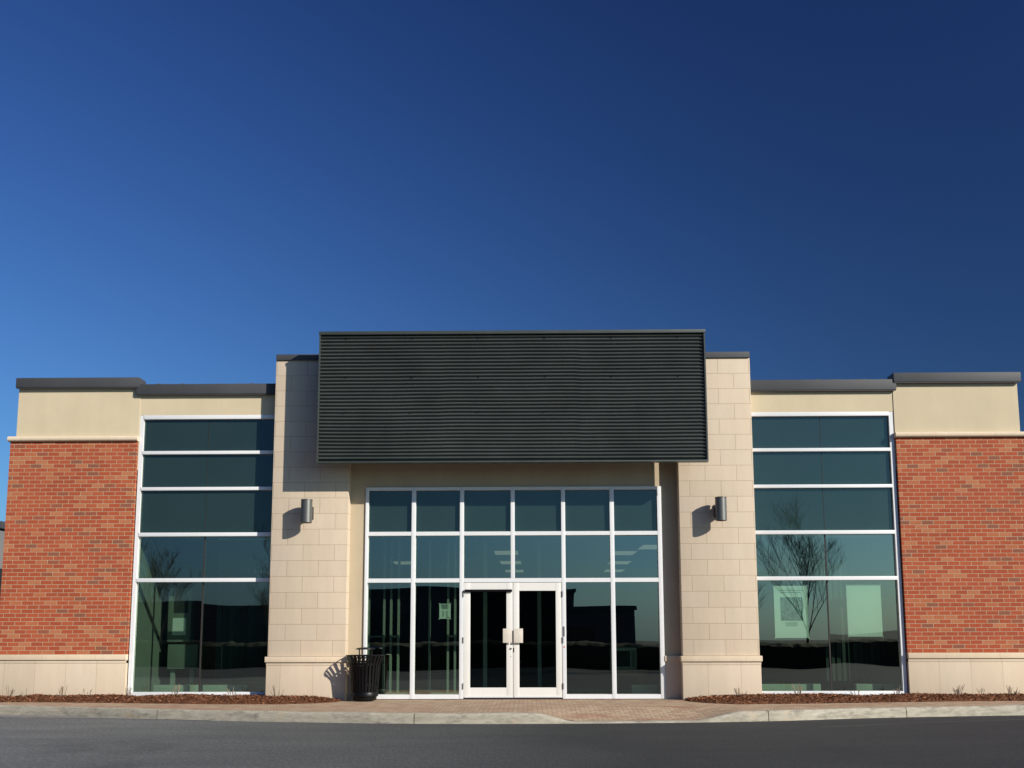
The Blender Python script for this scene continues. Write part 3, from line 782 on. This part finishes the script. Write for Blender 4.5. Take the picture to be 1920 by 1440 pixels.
# ceiling lights seen through the upper vision panes
CL = thing('ceiling_light', 'x', 'ceiling light', (0, 0, 3.10), group='lit ceiling lights inside the store')
boxes('light_frame', M['alu'], CL, (-.31, .31, -.61, .61, -.03, -.002)); boxes('diffuser', M['tube'], CL, (-.27, .27, -.57, .57, -.036, -.031))
spots = [(-.48, 4.8, 'nearest lit ceiling light above the doors'), (-.43, 8.2, 'second lit ceiling light back above the doors'), (-.38, 12.0, 'third lit ceiling light back above the doors'),
         (2.75, 3.3, 'nearest lit ceiling light behind the rightmost entrance pane'), (2.25, 5.0, 'second lit ceiling light back in the right entrance panes'), (2.45, 8.4, 'third lit ceiling light back in the right entrance panes'), (2.6, 12.0, 'farthest lit ceiling light in the right entrance panes'),
         (-3.25, 8.2, 'lit ceiling light behind the leftmost entrance pane'), (-8.0, 12.0, 'lit ceiling light far back behind the left window')]
for i, (x, y, lab) in enumerate(spots):
    if i == 0: CL.location = (x, y, 3.098); CL['label'] = lab
    else: dup(CL, (x, y, 3.098), lab)

# ------------------------------------------------------------------ neighbour and the far side of the car park
nb = thing('neighbour_building', 'grey neighbouring building with dark roof edge, glimpsed at the left edge', 'building', (-22, 12, 0))
boxes('wall', M['nstucco'], nb, (-8, 6.02, 0, 10, 3.2, 4.40)); boxes('lower_wall', M['shopdark'], nb, (-8, 6.0, .02, 10, -.2, 3.2))
boxes('parapet_coping', M['coping'], nb, (-8.1, 6.12, -.1, 10, 4.40, 4.62), bev=.01)
def shop(x0, x1, y, h, label):
    o = thing('shop_building', label, 'building', ((x0 + x1) / 2, y, ROAD), group='low buildings across the car park'); w = (x1 - x0) / 2
    boxes('wall', M['shopwall'], o, (-w, w, -12, 0, 0, h)); boxes('roof_edge', M['coping'], o, (-w - .2, w + .2, -12.2, .2, h, h + .35))
    k = int(w * 2 / 7)
    for i in range(k):
        c = -w + (i + .5) * 2 * w / k; boxes('shop_window', M['shopdark'], o, (c - 2.4, c + 2.4, -.1, .04, .4, h * .62))
shop(-95, -18.5, -92, 4.2, 'long low building across the car park')
shop(-3, 9.4, -70, 3.4, 'short low building across the car park')
shop(-18, 5, -95, 6.0, 'taller building across the car park')

# added hedge out of view, darkens the ground mirrored in the panes
hd = MB(); hp = None
def hedge_pt(x, k):
    prof = [(.55, 0), (.60, .35), (.56, .9), (.30, 1.0), (0, 1.05), (-.30, 1.0), (-.56, .9), (-.60, .35), (-.55, 0)]
    dy, dz = prof[k]
    a = noise.noise((x * 1.3, k * .7, 2)) * .10 + noise.noise((x * 5, k * 2.1, 5)) * .06
    return (x, dy + (a if k < 4 else -a) , dz + (a * .8 if dz > .5 else 0))
for i in range(901):
    x = -45 + i * .1; ring = [hd.bm.verts.new(hedge_pt(x, k)) for k in range(9)]
    if hp:
        for k in range(8): hd.face((hp[k], ring[k], ring[k + 1], hp[k + 1]))
    hp = ring
tag(hd.build('added_hedge', plain('dark_hedge_leaves', (.035, .042, .022), .95, .6, 25, bump=1.0, bscale=40), None, (0, -24.6, ROAD)), 'added unseen hedge that darkens the reflections in the glass', 'hedge')
def tree(x, y, H, seed, label, spread=1.0):
    rnd = random.Random(seed); o = thing('bare_tree', label, 'tree', (x, y, ROAD), group='bare trees across the car park')
    tm = MB(); tm.tube([(0, 0, -.05), (.03, 0, H * .16), (.05, .02, H * .3)], [H * .011, H * .009, H * .008], 9); tm.build('trunk', M['bark'], o)
    m = MB()
    def br(p, d, l, r, dep):
        n = 4 if dep < 2 else 3; pts = [p.copy()]; rad = [r]; q = p.copy(); dd = d.copy()
        for i in range(n):
            dd = (dd + Vector((rnd.uniform(-.13, .13), rnd.uniform(-.13, .13), .10))).normalized()
            q = q + dd * l / n; pts.append(q.copy()); rad.append(max(.0035, r * (1 - .68 * (i + 1) / n)))
        m.tube(pts, rad, 6 if dep < 2 else 4, False)
        if dep >= 4: return
        k = (6, 6, 5, 4)[dep]
        for i in range(k):
            t = rnd.uniform(.25, 1.0) if dep else rnd.uniform(.08, 1); idx = min(n - 1, int(t * n)); base = pts[idx].lerp(pts[idx + 1], t * n - idx)
            az = rnd.uniform(0, 2 * PI); sp = rnd.uniform(.35, .75) * spread
            nd = (dd * math.cos(sp) + Vector((math.cos(az), math.sin(az), .12)) * math.sin(sp)).normalized()
            br(base, nd, l * rnd.uniform(.45, .68), max(.004, rad[idx] * .55), dep + 1)
    br(Vector((.05, .02, H * .28)), Vector((0, 0, 1)), H * .58, H * .008, 0)
    for k in range(5):
        az = 2 * PI * k / 5 + rnd.uniform(-.4, .4); br(Vector((.05, .02, H * rnd.uniform(.2, .32))), Vector((math.cos(az) * .5, math.sin(az) * .5, .85)).normalized(), H * .45, H * .0048, 1)
    m.build('crown', M['bark'], o)
tree(11.7, -25.6, 5.9, 5, 'bare tree across the drive, seen mirrored in the right window')
tree(9.3, -27.5, 3.9, 9, 'smaller bare tree mirrored left of the taller one in the right window')
tree(-15.6, -25.6, 4.4, 13, 'bare tree mirrored at the left of the left window')
tree(-11.1, -27, 4.2, 17, 'bare tree mirrored at the right of the left window')

# ------------------------------------------------------------------ light
sv = Vector((1.3, -1.0, .8)).normalized()       # towards the sun
sun = bpy.data.lights.new('sun', 'SUN'); sun.energy = 4.6; sun.angle = R(.5); sun.color = (1.0, .925, .82)
so = bpy.data.objects.new('sun', sun); C.objects.link(so); so.rotation_euler = sv.to_track_quat('Z', 'Y').to_euler(); so.location = (30, -25, 20)
wd = bpy.data.worlds.new('World'); bpy.context.scene.world = wd; wd.use_nodes = True
nt = wd.node_tree; nt.nodes.clear()
sky = nt.nodes.new('ShaderNodeTexSky'); sky.sky_type = 'NISHITA'; sky.sun_disc = False
sky.sun_elevation = math.asin(sv.z); sky.sun_rotation = math.atan2(sv.x, sv.y)
sky.altitude = 200; sky.air_density = 1.0; sky.dust_density = 1.0; sky.ozone_density = 3.0
bg = nt.nodes.new('ShaderNodeBackground'); bg.inputs['Strength'].default_value = .078
ow = nt.nodes.new('ShaderNodeOutputWorld')
# clear polarised sky: light is dimmed by the degree of polarisation, strongest at 90 degrees from the sun
def mth(op, a, b=None):
    n = nt.nodes.new('ShaderNodeMath'); n.operation = op
    for i, v in enumerate((a, b)):
        if v is None: continue
        if isinstance(v, bpy.types.NodeSocket): nt.links.new(v, n.inputs[i])
        else: n.inputs[i].default_value = v
    return n.outputs[0]
tc = nt.nodes.new('ShaderNodeTexCoord')
dt = nt.nodes.new('ShaderNodeVectorMath'); dt.operation = 'DOT_PRODUCT'; nt.links.new(tc.outputs['Generated'], dt.inputs[0]); dt.inputs[1].default_value = sv
c2 = mth('MULTIPLY', dt.outputs['Value'], dt.outputs['Value'])
dop = mth('DIVIDE', mth('SUBTRACT', 1.0, c2), mth('ADD', 1.0, c2))
dim = mth('SUBTRACT', 1.0, mth('MULTIPLY', dop, .69))
sp = nt.nodes.new('ShaderNodeSeparateColor'); nt.links.new(sky.outputs[0], sp.inputs[0])
gm = nt.nodes.new('ShaderNodeCombineColor')
for i, gg in enumerate((1.15, 1.15, .86)): nt.links.new(mth('POWER', sp.outputs[i], gg), gm.inputs[i])
tn = nt.nodes.new('ShaderNodeVectorMath'); tn.operation = 'MULTIPLY'; nt.links.new(gm.outputs[0], tn.inputs[0]); tn.inputs[1].default_value = (.40, .64, 1.55)
sl = nt.nodes.new('ShaderNodeVectorMath'); sl.operation = 'SCALE'; nt.links.new(tn.outputs[0], sl.inputs[0]); nt.links.new(dim, sl.inputs['Scale'])
nt.links.new(sl.outputs[0], bg.inputs[0]); nt.links.new(bg.outputs[0], ow.inputs[0])

# ------------------------------------------------------------------ camera
cam = bpy.data.cameras.new('camera'); co = bpy.data.objects.new('camera', cam); C.objects.link(co)
yaw, pit, rol = R(.8), R(8.14), R(.13)
fw = Vector((-math.sin(yaw) * math.cos(pit), math.cos(yaw) * math.cos(pit), math.sin(pit)))
rt = Vector((math.cos(yaw), math.sin(yaw), 0)); up = rt.cross(fw)
r2 = rt * math.cos(rol) - up * math.sin(rol); u2 = up * math.cos(rol) + rt * math.sin(rol)
mw = Matrix((r2, u2, -fw)).transposed().to_4x4(); mw.translation = Vector((0, -20, 1.18)); co.matrix_world = mw
cam.sensor_width = 36; cam.lens = 2000 / 1920 * 36; cam.shift_y = 184 / 1920; cam.clip_end = 5000
sc_ = bpy.context.scene; sc_.camera = co
sc_.view_settings.view_transform = 'Standard'; sc_.view_settings.look = 'None'; sc_.view_settings.exposure = .45; sc_.view_settings.gamma = 1
sc_.cycles.max_bounces = 8; sc_.cycles.transparent_max_bounces = 16
sc_.cycles.use_denoising = True
